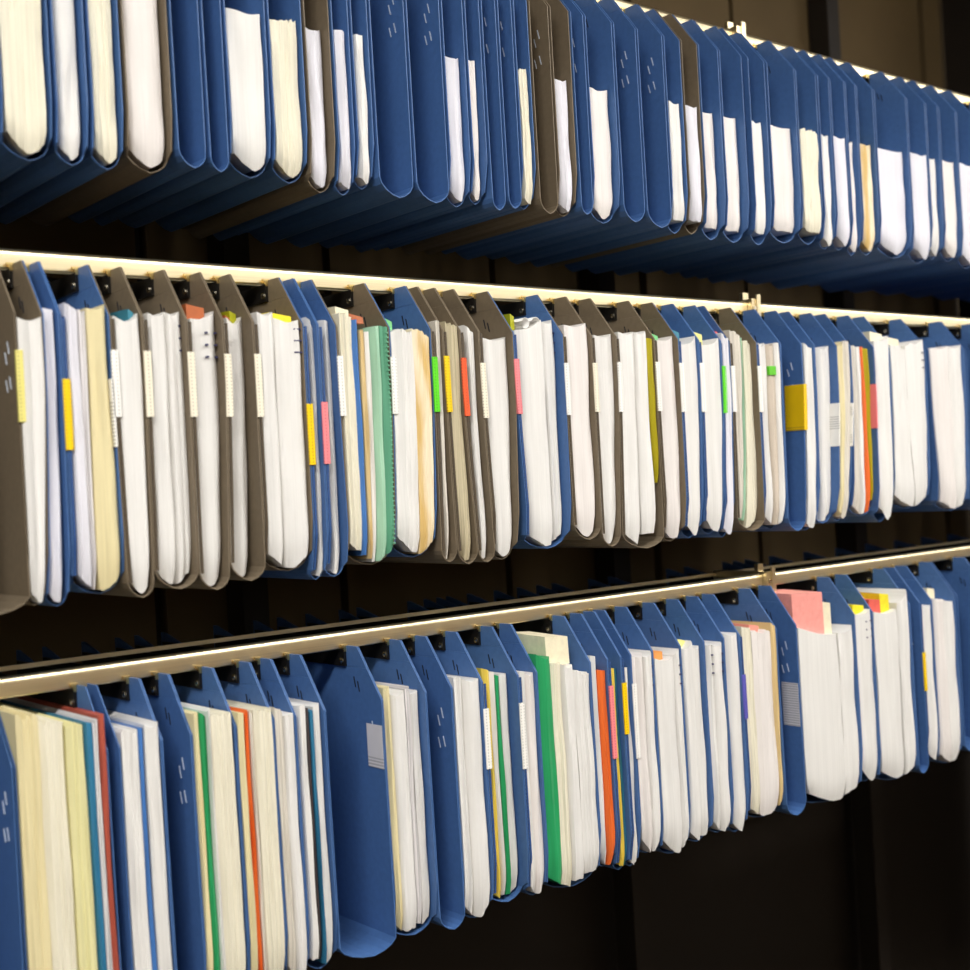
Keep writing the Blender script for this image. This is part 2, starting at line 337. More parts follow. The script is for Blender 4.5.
def document(c, row, idx, pos, npos, d, rnd):
    xl, xr, xlb, xrb, zl, zr, zb, yf, col, ex = c
    nm, desc, cat = KIND[col]
    W = xr-xl; m_ = max(3, min(10, int(W/.0028)+2)); n = 16
    o0 = Vector(((xlb+xrb)/2, 0, zb))
    seed = rnd.random()*100
    stack = col in ('pages', 'cream_white', 'pale', 'tan_grey', 'pale_yellow_paper') or ex.get('rag')
    yb = .185
    ctop = [(zl+(zr-zl)*j/m_) + (rnd.uniform(-.003, .002) if stack else 0) for j in range(m_+1)]
    if not stack and W > .012:
        ctop = [z-.0035*math.sin(math.pi*j/m_)*(1 if ex.get('notch') is None else 1.8) for j, z in enumerate(ctop)]
    # the bottom edge follows the folded bottom of the card pocket
    lb_, rb_ = d['L'][2], d['R'][2]; dp = min(.017, .4*max(.004, rb_-lb_)+.004)
    cbot = []
    for j in range(m_+1):
        sf = min(1, max(0, (xlb+(xrb-xlb)*j/m_-lb_)/(rb_-lb_)))
        cbot.append(max(zb-.001, d['zb']+.0022+dp*abs(2*sf-1.1)**1.6)+rnd.uniform(0, .0012))
    tl_, tr_ = rnd.uniform(.02, .12), rnd.uniform(0, .05)
    V = []
    for i in range(n+1):
        t = i/n; u = t if i < n-2 else t
        for j in range(m_+1):
            s = j/m_
            z = ctop[j]+(cbot[j]-ctop[j])*t
            a = lean((xl, xl, xlb), z-ZT[row], zb-ZT[row]); b = lean((xr, xr, xrb), z-ZT[row], zb-ZT[row])
            # closing of the folded bottom
            k = max(0, (t-.84)/.16); wq = b-a
            a2 = a+wq*tl_*k**3; b2 = b-wq*tr_*k**3
            x = a2+(b2-a2)*s
            edge = min(s, 1-s)*m_
            y = yf + (.0012 if edge < .5 else 0) + .0024*min(1, W/.02)*(2*s-1)**2*(1 if not stack else .5) + .0022*noise.noise((s*2.6+seed, t*3.2, 0)) + .004*k**3
            y = max(y-.0024*min(1, W/.02)-.0012, -.0572 if d.get('label') and s < .3 else -.0605)
            if stack: y += (rnd.random()-.5)*.0006 + (.0012 if (j % 2) else 0)
            else: y += .0009*math.sin(s*9+seed)
            x += .0012*noise.noise((seed*1.7, t*3.5, s)) * t*min(1, W/.01)*math.sin(math.pi*s)
            V.append((x-o0.x, y, z-o0.z))
        # back corners
        V.append((V[-1][0], yb, V[-1][2])); V.append((V[-(m_+2)][0], yb, V[-(m_+2)][2]))
    R = m_+3
    F = []
    for i in range(n):
        for j in range(R): F.append((i*R+j, i*R+(j+1) % R, (i+1)*R+(j+1) % R, (i+1)*R+j)[::-1])
    # top: strips of sheets running to the back
    b0 = len(V)
    for j in range(m_+1):
        x, y, z = V[j]; V.append((x, yb, z+ (0 if j in (0, m_) else 0)))
    for j in range(m_): F.append((j, j+1, b0+j+1, b0+j))
    F.append((0, b0, m_+2)); F.append((m_, m_+1, b0+m_))
    F.append(tuple(n*R+j for j in range(R))[::-1])
    big = W > .009
    rowword = row
    p = ''
    if npos > 1: p = ', leftmost inside' if pos == 0 else ', rightmost inside' if pos == npos-1 else ', %s inside' % ordinal(pos+1)
    thick = 'thick ' if W > .02 else 'thin ' if W < .008 else ''
    label = '%s%s, %s file from left, %s row%s' % (thick, desc, ordinal(idx+1), rowword, p)
    parts = ex.get('peek') or ex.get('marks') or ex.get('dashes') or ex.get('curl') or ex.get('sticker') or ex.get('spine')
    if not parts:
        o = mesh(nm, V, F, PAPER[col], None, smooth=True, loc=o0); tag(o, label, cat, 'documents in the %s row' % row); me_o = o
    else:
        o = empty(nm, o0); tag(o, label, cat, 'documents in the %s row' % row)
        me_o = mesh('cover', V, F, PAPER[col], o, smooth=True)
    me = me_o.data
    me.set_sharp_from_angle(angle=math.radians(40)) if hasattr(me, 'set_sharp_from_angle') else None
    def ysurf(s): return max(yf+.0024*min(1, W/.02)*((2*s-1)**2*(1 if not stack else .5)-1)-.0012, -.0605)-.0008
    def P(s, z):     # point on the front face
        a = lean((xl, xl, xlb), z-ZT[row], zb-ZT[row]); b = lean((xr, xr, xrb), z-ZT[row], zb-ZT[row])
        return a+(b-a)*s-o0.x
    if ex.get('marks'):
        for k in range(3):
            z = min(zl, zr)-.012-.0105*k
            for s in ((.9,) if W < .02 else (.55, .93)):
                x = P(s, z); boxmesh('ink_mark', INK, o, (x-.0010, x+.0010, ysurf(s)-.0009, yf+.002, z-o0.z-.0008, z-o0.z+.0008))
    if ex.get('dashes'):
        for k in range(3):
            z = min(zl, zr)-.009-.0105*k
            x = P(.86, z); boxmesh('ink_mark', INK, o, (x-.0035, x+.0045, ysurf(.86)-.0011, yf+.002, z-o0.z-.0006, z-o0.z+.0006))
    if ex.get('sticker'):
        z = (zl+zr)/2-.028
        boxmesh('sticker', STICK, o, (P(.06, z), P(.94, z), ysurf(.5)-.0010, yf, z-o0.z-.011, z-o0.z))
    if ex.get('spine'):
        VV, FF = [], []
        for k in range(46):
            z = zl-.006-(zl-zb-.02)*k/46; x = P(.72, z); box(VV, FF, x-.0009, x+.0009, ysurf(.72)-.0010, yf+.002, z-o0.z-.0014, z-o0.z)
        mesh('spine_teeth', VV, FF, SPINE, o)
    for (pc, s0, s1, h) in ex.get('peek', []):
        z = max(zl, zr) if pc != 'salmon_sheet_tall' else (zl+zr)/2
        xa, xb = xl+W*s0-o0.x, xl+W*s1-o0.x
        y0 = yf+.006; VV, FF = [], []
        y1 = y0+ (.004 if h < .02 else .012)
        # a folded sheet standing a little proud of the wallet, leaning back
        zt_ = z+h-o0.z; zq = min(zl, zr)-(.03 if s1 <= 1 else .004)-o0.z
        VV = [(xa, y0, zq), (xb, y0, zq), (xb, y0+.0012, zt_-.003), (xa, y0+.0012, zt_), (xa, y1+.05, zq), (xb, y1+.05, zq), (xb, y1+.05, zt_-.001), (xa, y1+.05, zt_+.002)]
        FF = [(0,1,2,3), (5,4,7,6), (3,2,6,7), (1,5,6,2), (4,0,3,7), (4,5,1,0)]
        mesh('inner_sheet', VV, FF, SHEET[pc], o)
    if ex.get('curl'):
        for k, (s, r) in enumerate(((.35, .0065), (.75, .008))):
            VV, FF = [], []; cx = xl+W*s-o0.x; cz = max(zl, zr)-o0.z-.004
            N_ = 16
            for q in range(N_+1):
                a = -2.6+5.4*q/N_; rr = r*(1-.25*q/N_)
                VV += [(cx+rr*math.cos(a), yf-.002, cz+rr*math.sin(a)), (cx+rr*math.cos(a), yf+.11, cz+rr*math.sin(a)), (cx+(rr-.0006)*math.cos(a), yf+.11, cz+(rr-.0006)*math.sin(a)), (cx+(rr-.0006)*math.cos(a), yf-.002, cz+(rr-.0006)*math.sin(a))]
            for q in range(N_):
                for j in range(4): FF.append((4*q+j, 4*q+(j+1) % 4, 4*q+4+(j+1) % 4, 4*q+4+j))
            FF += [(0,1,2,3), (4*N_+3, 4*N_+2, 4*N_+1, 4*N_)]
            mesh('curled_sheet', VV, FF, PAPER['white'], o, smooth=True)
    return o

# tables in metres: L / R = x of the left / right card panel at its top, middle and bottom; cs = contents
# (left, right, left and right near the bottom, top left, top right, bottom, front y, colour, extras)
MIDDLE=[
 {'c':'brown','R':[-0.4897,-0.4897,-0.4969],'L':[-0.5105,-0.5105,-0.5105],'cs':[[-0.5091,-0.4909,-0.5097,-0.5005,0.1492,0.1499,-0.0753,-0.057,'white',{}]],'u':0,'label':['pale_yellow',0.1235,0.0673],'zb':-0.0768},
 {'c':'blue','R':[-0.476,-0.476,-0.4776],'L':[-0.4881,-0.4883,-0.4955],'cs':[[-0.4861,-0.4772,-0.4934,-0.4813,0.1584,0.1564,-0.0779,-0.0488,'white_lilac',{}]],'u':0,'zb':-0.0794},
 {'c':'blue','R':[-0.4342,-0.4342,-0.431],'L':[-0.4744,-0.4743,-0.4748],'cs':[[-0.4698,-0.4591,-0.4702,-0.4578,0.1626,0.1558,-0.0713,-0.0529,'white_lilac',{}],[-0.4585,-0.4526,-0.4572,-0.4546,0.1576,0.1563,-0.0704,-0.0514,'pages',{}],[-0.452,-0.4354,-0.454,-0.4322,0.1593,0.1633,-0.0699,-0.0529,'cream',{}]],'u':0,'label':['yellow',0.1012,0.0446],'rlabel':['white',0.1015,0.046],'zb':-0.0728},
 {'c':'brown','R':[-0.4055,-0.4055,-0.4076],'L':[-0.4326,-0.4328,-0.4296],'cs':[[-0.4294,-0.4067,-0.4288,-0.4088,0.1537,0.1571,-0.0746,-0.0529,'white',{'notch':1,'peek':[['teal',0.75,0.95,0.004]]}]],'u':1,'label':['white',0.1253,0.0704],'zb':-0.0786},
 {'c':'brown','R':[-0.3657,-0.3657,-0.3666],'L':[-0.4039,-0.4041,-0.4062],'cs':[[-0.3972,-0.3814,-0.4021,-0.3832,0.158,0.1595,-0.0699,-0.049,'white',{}],[-0.3799,-0.3669,-0.3816,-0.3678,0.16,0.1606,-0.0708,-0.0458,'white',{'marks':1}]],'u':1,'label':['cream',0.1251,0.0701],'zb':-0.0748},
 {'c':'brown','R':[-0.331,-0.331,-0.3377],'L':[-0.3641,-0.3643,-0.3652],'cs':[[-0.3565,-0.3322,-0.3627,-0.3389,0.1551,0.163,-0.0747,-0.0448,'white',{'marks':1,'peek':[['rust',0.05,0.75,0.006]]}]],'u':1,'label':['cream',0.1251,0.0697],'zb':-0.0787},
 {'c':'brown','R':[-0.3015,-0.3015,-0.3016],'L':[-0.3294,-0.3296,-0.3363],'cs':[[-0.3186,-0.3027,-0.327,-0.3092,0.1581,0.1596,-0.0699,-0.0396,'white',{'notch':1,'peek':[['olive',0.5,0.9,0.006],['rust',0.2,0.5,0.002]]}]],'u':1,'label':['cream',0.1241,0.0694],'zb':-0.0739},
 {'c':'brown','R':[-0.2508,-0.2508,-0.2509],'L':[-0.2999,-0.3001,-0.3002],'cs':[[-0.2952,-0.2789,-0.2964,-0.2802,0.1626,0.1633,-0.0678,-0.0528,'white',{}],[-0.2781,-0.252,-0.2781,-0.2521,0.1581,0.1573,-0.0671,-0.0513,'white',{'dashes':1,'peek':[['yellow_sheet',0.02,0.9,0.006]]}]],'u':0,'label':['cream',0.1247,0.0691],'zb':-0.0693},
 {'c':'blue','R':[-0.2347,-0.2347,-0.2362],'L':[-0.2492,-0.2494,-0.2495],'cs':[[-0.2415,-0.2359,-0.2443,-0.2377,0.1607,0.1508,-0.0783,-0.0494,'white',{}]],'u':0,'label':['yellow',0.0804,0.0251],'zb':-0.0798},
 {'c':'blue','R':[-0.2152,-0.2152,-0.2123],'L':[-0.2331,-0.2333,-0.2348],'cs':[[-0.2235,-0.2164,-0.2262,-0.2169,0.159,0.1574,-0.0774,-0.0461,'white',{}]],'u':0,'label':['pink',0.0821,0.0255],'zb':-0.0789},
 {'c':'brown','R':[-0.1549,-0.1549,-0.1602],'L':[-0.2136,-0.2138,-0.2109],'cs':[[-0.2108,-0.1975,-0.2101,-0.1976,0.1657,0.1606,-0.0554,-0.056,'cream_white',{'peek':[['cream_sheet',0.1,1.2,0.006],['rust',1.25,2.4,0.0]]}],[-0.1965,-0.1898,-0.197,-0.1902,0.1589,0.1592,-0.0609,-0.0545,'blue_folder',{}],[-0.1892,-0.184,-0.1896,-0.1869,0.1495,0.1498,-0.064,-0.056,'tan',{}],[-0.183,-0.1773,-0.186,-0.1815,0.1481,0.1483,-0.0674,-0.0545,'white',{}],[-0.1767,-0.1669,-0.1809,-0.1711,0.1528,0.1541,-0.0679,-0.056,'mint',{}],[-0.1663,-0.1561,-0.1705,-0.1616,0.1542,0.1527,-0.0697,-0.0555,'green_spine',{'spine':1}]],'u':0,'label':['white',0.1247,0.0691],'zb':-0.0712},
 {'c':'blue','R':[-0.105,-0.105,-0.1112],'L':[-0.1533,-0.1535,-0.1588],'cs':[[-0.1527,-0.128,-0.1577,-0.1318,0.1497,0.1506,-0.0619,-0.056,'white',{'rag':1,'peek':[['green_sheet',0.0,0.3,0.012]]}],[-0.1269,-0.1062,-0.1309,-0.1127,0.1548,0.1446,-0.0665,-0.0545,'stained',{'rag':1}]],'u':0,'label':['white',0.1249,0.0704],'zb':-0.068},
 {'c':'brown','R':[-0.0901,-0.0901,-0.0864],'L':[-0.1034,-0.1036,-0.1055],'cs':[[-0.0961,-0.0913,-0.098,-0.0932,0.162,0.1582,-0.0715,-0.0527,'pale',{}]],'u':1,'label':['green',0.1259,0.072],'zb':-0.0755},
 {'c':'brown','R':[-0.0687,-0.0687,-0.0598],'L':[-0.0885,-0.0887,-0.0844],'cs':[[-0.0838,-0.0699,-0.0795,-0.0655,0.1604,0.1589,-0.0754,-0.0527,'tan_grey',{}]],'u':1,'label':['yellow',0.1271,0.0718],'zb':-0.0794},
 {'c':'brown','R':[-0.0442,-0.0442,-0.0376],'L':[-0.0671,-0.0673,-0.0584],'cs':[[-0.0555,-0.0454,-0.051,-0.0421,0.16,0.1502,-0.0755,-0.048,'white',{}]],'u':1,'label':['orange',0.1256,0.0677],'zb':-0.0795},
 {'c':'brown','R':[0.0012,0.0012,-0.005],'L':[-0.0426,-0.0428,-0.0362],'cs':[[-0.0322,-0.0,-0.0289,-0.0062,0.1477,0.1497,-0.0778,-0.0464,'white',{}]],'u':0,'label':['cream',0.121,0.0654],'zb':-0.0793},
 {'c':'blue','R':[0.0715,0.0715,0.0703],'L':[0.0028,0.0026,0.0095],'cs':[[0.0114,0.0478,0.0184,0.0493,0.157,0.1688,-0.0713,-0.049,'white',{'curl':1,'peek':[['olive',0.0,0.15,0.006]]}],[0.0544,0.0703,0.0561,0.0691,0.1679,0.1706,-0.0714,-0.0418,'white',{'marks':1}]],'u':0,'label':['pink',0.1258,0.0691],'zb':-0.0729},
 {'c':'brown','R':[0.1139,0.1139,0.1135],'L':[0.0731,0.0729,0.074],'cs':[[0.0785,0.1127,0.0795,0.1123,0.1644,0.1678,-0.063,-0.0503,'white_pink',{}]],'u':1,'label':['white',0.1228,0.0674],'zb':-0.067},
 {'c':'brown','R':[0.1516,0.1516,0.142],'L':[0.1155,0.1153,0.1149],'cs':[[0.1234,0.1504,0.1162,0.1408,0.155,0.157,-0.0729,-0.0503,'white',{}]],'u':1,'label':['cream',0.1235,0.0703],'zb':-0.0769},
 {'c':'brown','R':[0.2127,0.2127,0.2122],'L':[0.1532,0.153,0.1454],'cs':[[0.1567,0.1806,0.1491,0.176,0.1589,0.1597,-0.0787,-0.0541,'white',{}],[0.1821,0.2016,0.1803,0.203,0.1599,0.1616,-0.0662,-0.0526,'white',{}],[0.2022,0.2115,0.206,0.211,0.1535,0.1515,-0.0096,-0.0541,'olive_folder',{}]],'u':1,'label':['white',0.1253,0.07],'zb':-0.0827},
 {'c':'brown','R':[0.253,0.253,0.2521],'L':[0.2143,0.2141,0.2166],'cs':[[0.2231,0.2518,0.2256,0.2509,0.1524,0.1578,-0.0773,-0.0494,'white_pink',{'peek':[['green_sheet',0.0,0.4,0.003]]}]],'u':0,'label':['white',0.1263,0.0706],'zb':-0.0788},
 {'c':'blue','R':[0.2886,0.2886,0.2799],'L':[0.2546,0.2544,0.2535],'cs':[[0.2561,0.2874,0.2543,0.278,0.147,0.1584,-0.0758,-0.0532,'white',{'peek':[['teal',0.0,0.35,0.007]]}]],'u':0,'label':['white',0.1258,0.0692],'zb':-0.0773},
 {'c':'blue','R':[0.3279,0.3279,0.3168],'L':[0.2902,0.29,0.2856],'cs':[[0.2909,0.3267,0.2872,0.3156,0.1477,0.157,-0.0735,-0.0547,'white',{'peek':[['pale_yellow_sheet',0.0,0.4,0.007]]}]],'u':0,'label':['white',0.1264,0.0689],'zb':-0.075},
 {'c':'blue','R':[0.3444,0.3444,0.3347],'L':[0.3295,0.3293,0.3195],'cs':[[0.3301,0.3432,0.3211,0.3335,0.1631,0.1575,-0.0788,-0.0547,'white_lilac',{'peek':[['red_sheet',0.0,0.5,0.003]]}]],'u':0,'label':['green',0.1234,0.0674],'zb':-0.0803},
 {'c':'brown','R':[0.3943,0.3943,0.3928],'L':[0.346,0.3458,0.3416],'cs':[[0.3538,0.3707,0.3496,0.3607,0.167,0.1626,-0.059,-0.049,'pale',{'peek':[['green_sheet',0.1,0.9,0.0]]}],[0.3759,0.3806,0.3657,0.3704,0.1596,0.1598,-0.0621,-0.0448,'mint',{}],[0.3812,0.3931,0.371,0.3916,0.1571,0.1513,-0.0714,-0.0463,'cream_white',{}]],'u':1,'label':['white',0.1237,0.0685],'zb':-0.0754},
 {'c':'blue','R':[0.4413,0.4413,0.4377],'L':[0.3959,0.3957,0.3943],'cs':[[0.3996,0.4135,0.3982,0.413,0.153,0.1534,-0.0719,-0.0539,'white',{}],[0.4154,0.4301,0.4151,0.4249,0.1524,0.1528,-0.0703,-0.0524,'beige',{'sticker':1}],[0.4307,0.4401,0.4255,0.4365,0.1538,0.1541,-0.0747,-0.0539,'white',{}]],'u':0,'label':['white',0.1244,0.0681],'zb':-0.0762},
 {'c':'blue','R':[0.4838,0.4838,0.4732],'L':[0.4429,0.4427,0.4391],'cs':[],'u':0,'rlabel':['yellow_wide',0.1029,0.0447],'zb':-0.0815},
 {'c':'blue','R':[0.5109,0.5109,0.5017],'L':[0.4854,0.4852,0.4751],'cs':[[0.4919,0.5097,0.4818,0.5005,0.1556,0.1496,-0.0811,-0.053,'white',{}]],'u':0,'zb':-0.0826},
 {'c':'blue','R':[0.558,0.558,0.5439],'L':[0.5125,0.5123,0.5048],'cs':[[0.531,0.5568,0.5235,0.5427,0.1513,0.1545,-0.0747,-0.043,'white',{}]],'u':0,'rlabel':['white',0.0786,0.0226],'zb':-0.0762},
 {'c':'blue','R':[0.5889,0.5889,0.568],'L':[0.5596,0.5594,0.5453],'cs':[[0.5602,0.5722,0.5461,0.5516,0.1545,0.1587,-0.0731,-0.0553,'cream',{}],[0.5743,0.5877,0.5537,0.5668,0.159,0.1593,-0.0739,-0.0538,'pale',{}]],'u':0,'rlabel':['white',0.0785,0.0219],'zb':-0.0754},
 {'c':'blue','R':[0.6412,0.6412,0.6358],'L':[0.5905,0.5903,0.579],'cs':[[0.599,0.608,0.5877,0.6034,0.1522,0.1551,-0.0667,-0.0491,'pale',{}],[0.6102,0.6193,0.6054,0.6167,0.1539,0.1542,-0.0702,-0.0476,'white',{}],[0.6199,0.6262,0.6173,0.6262,0.1539,0.1542,-0.0681,-0.0491,'orange_folder',{}],[0.6284,0.64,0.63,0.6346,0.153,0.1506,-0.0513,-0.0476,'olive_folder',{}]],'u':0,'rlabel':['pink',0.1038,0.0447],'zb':-0.0717},
 {'c':'blue','R':[0.6777,0.6777,0.6683],'L':[0.6428,0.6426,0.6372],'cs':[[0.6434,0.6765,0.638,0.6671,0.162,0.1697,-0.0808,-0.0552,'white',{'peek':[['cream_sheet',0.1,0.95,0.006]]}]],'u':0,'zb':-0.0823},
 {'c':'blue','R':[0.7673,0.7673,0.7608],'L':[0.6793,0.6791,0.6737],'cs':[[0.6837,0.7188,0.6784,0.7244,0.1578,0.1517,-0.066,-0.0536,'white',{'rag':1,'peek':[['cream_sheet',0.1,0.95,0.012]]}],[0.7212,0.7661,0.7272,0.7596,0.1575,0.1671,-0.064,-0.0521,'white',{'dashes':1,'rag':1}]],'u':0,'zb':-0.0675},
 {'c':'blue','R':[0.8698,0.8698,0.8649],'L':[0.7689,0.7756,0.7863],'cs':[[0.7868,0.8311,0.7975,0.8342,0.1563,0.1602,-0.0751,-0.052,'white_pink',{}],[0.8337,0.8686,0.8369,0.8637,0.159,0.1628,-0.0755,-0.0505,'white',{}]],'u':0,'zb':-0.077},
]
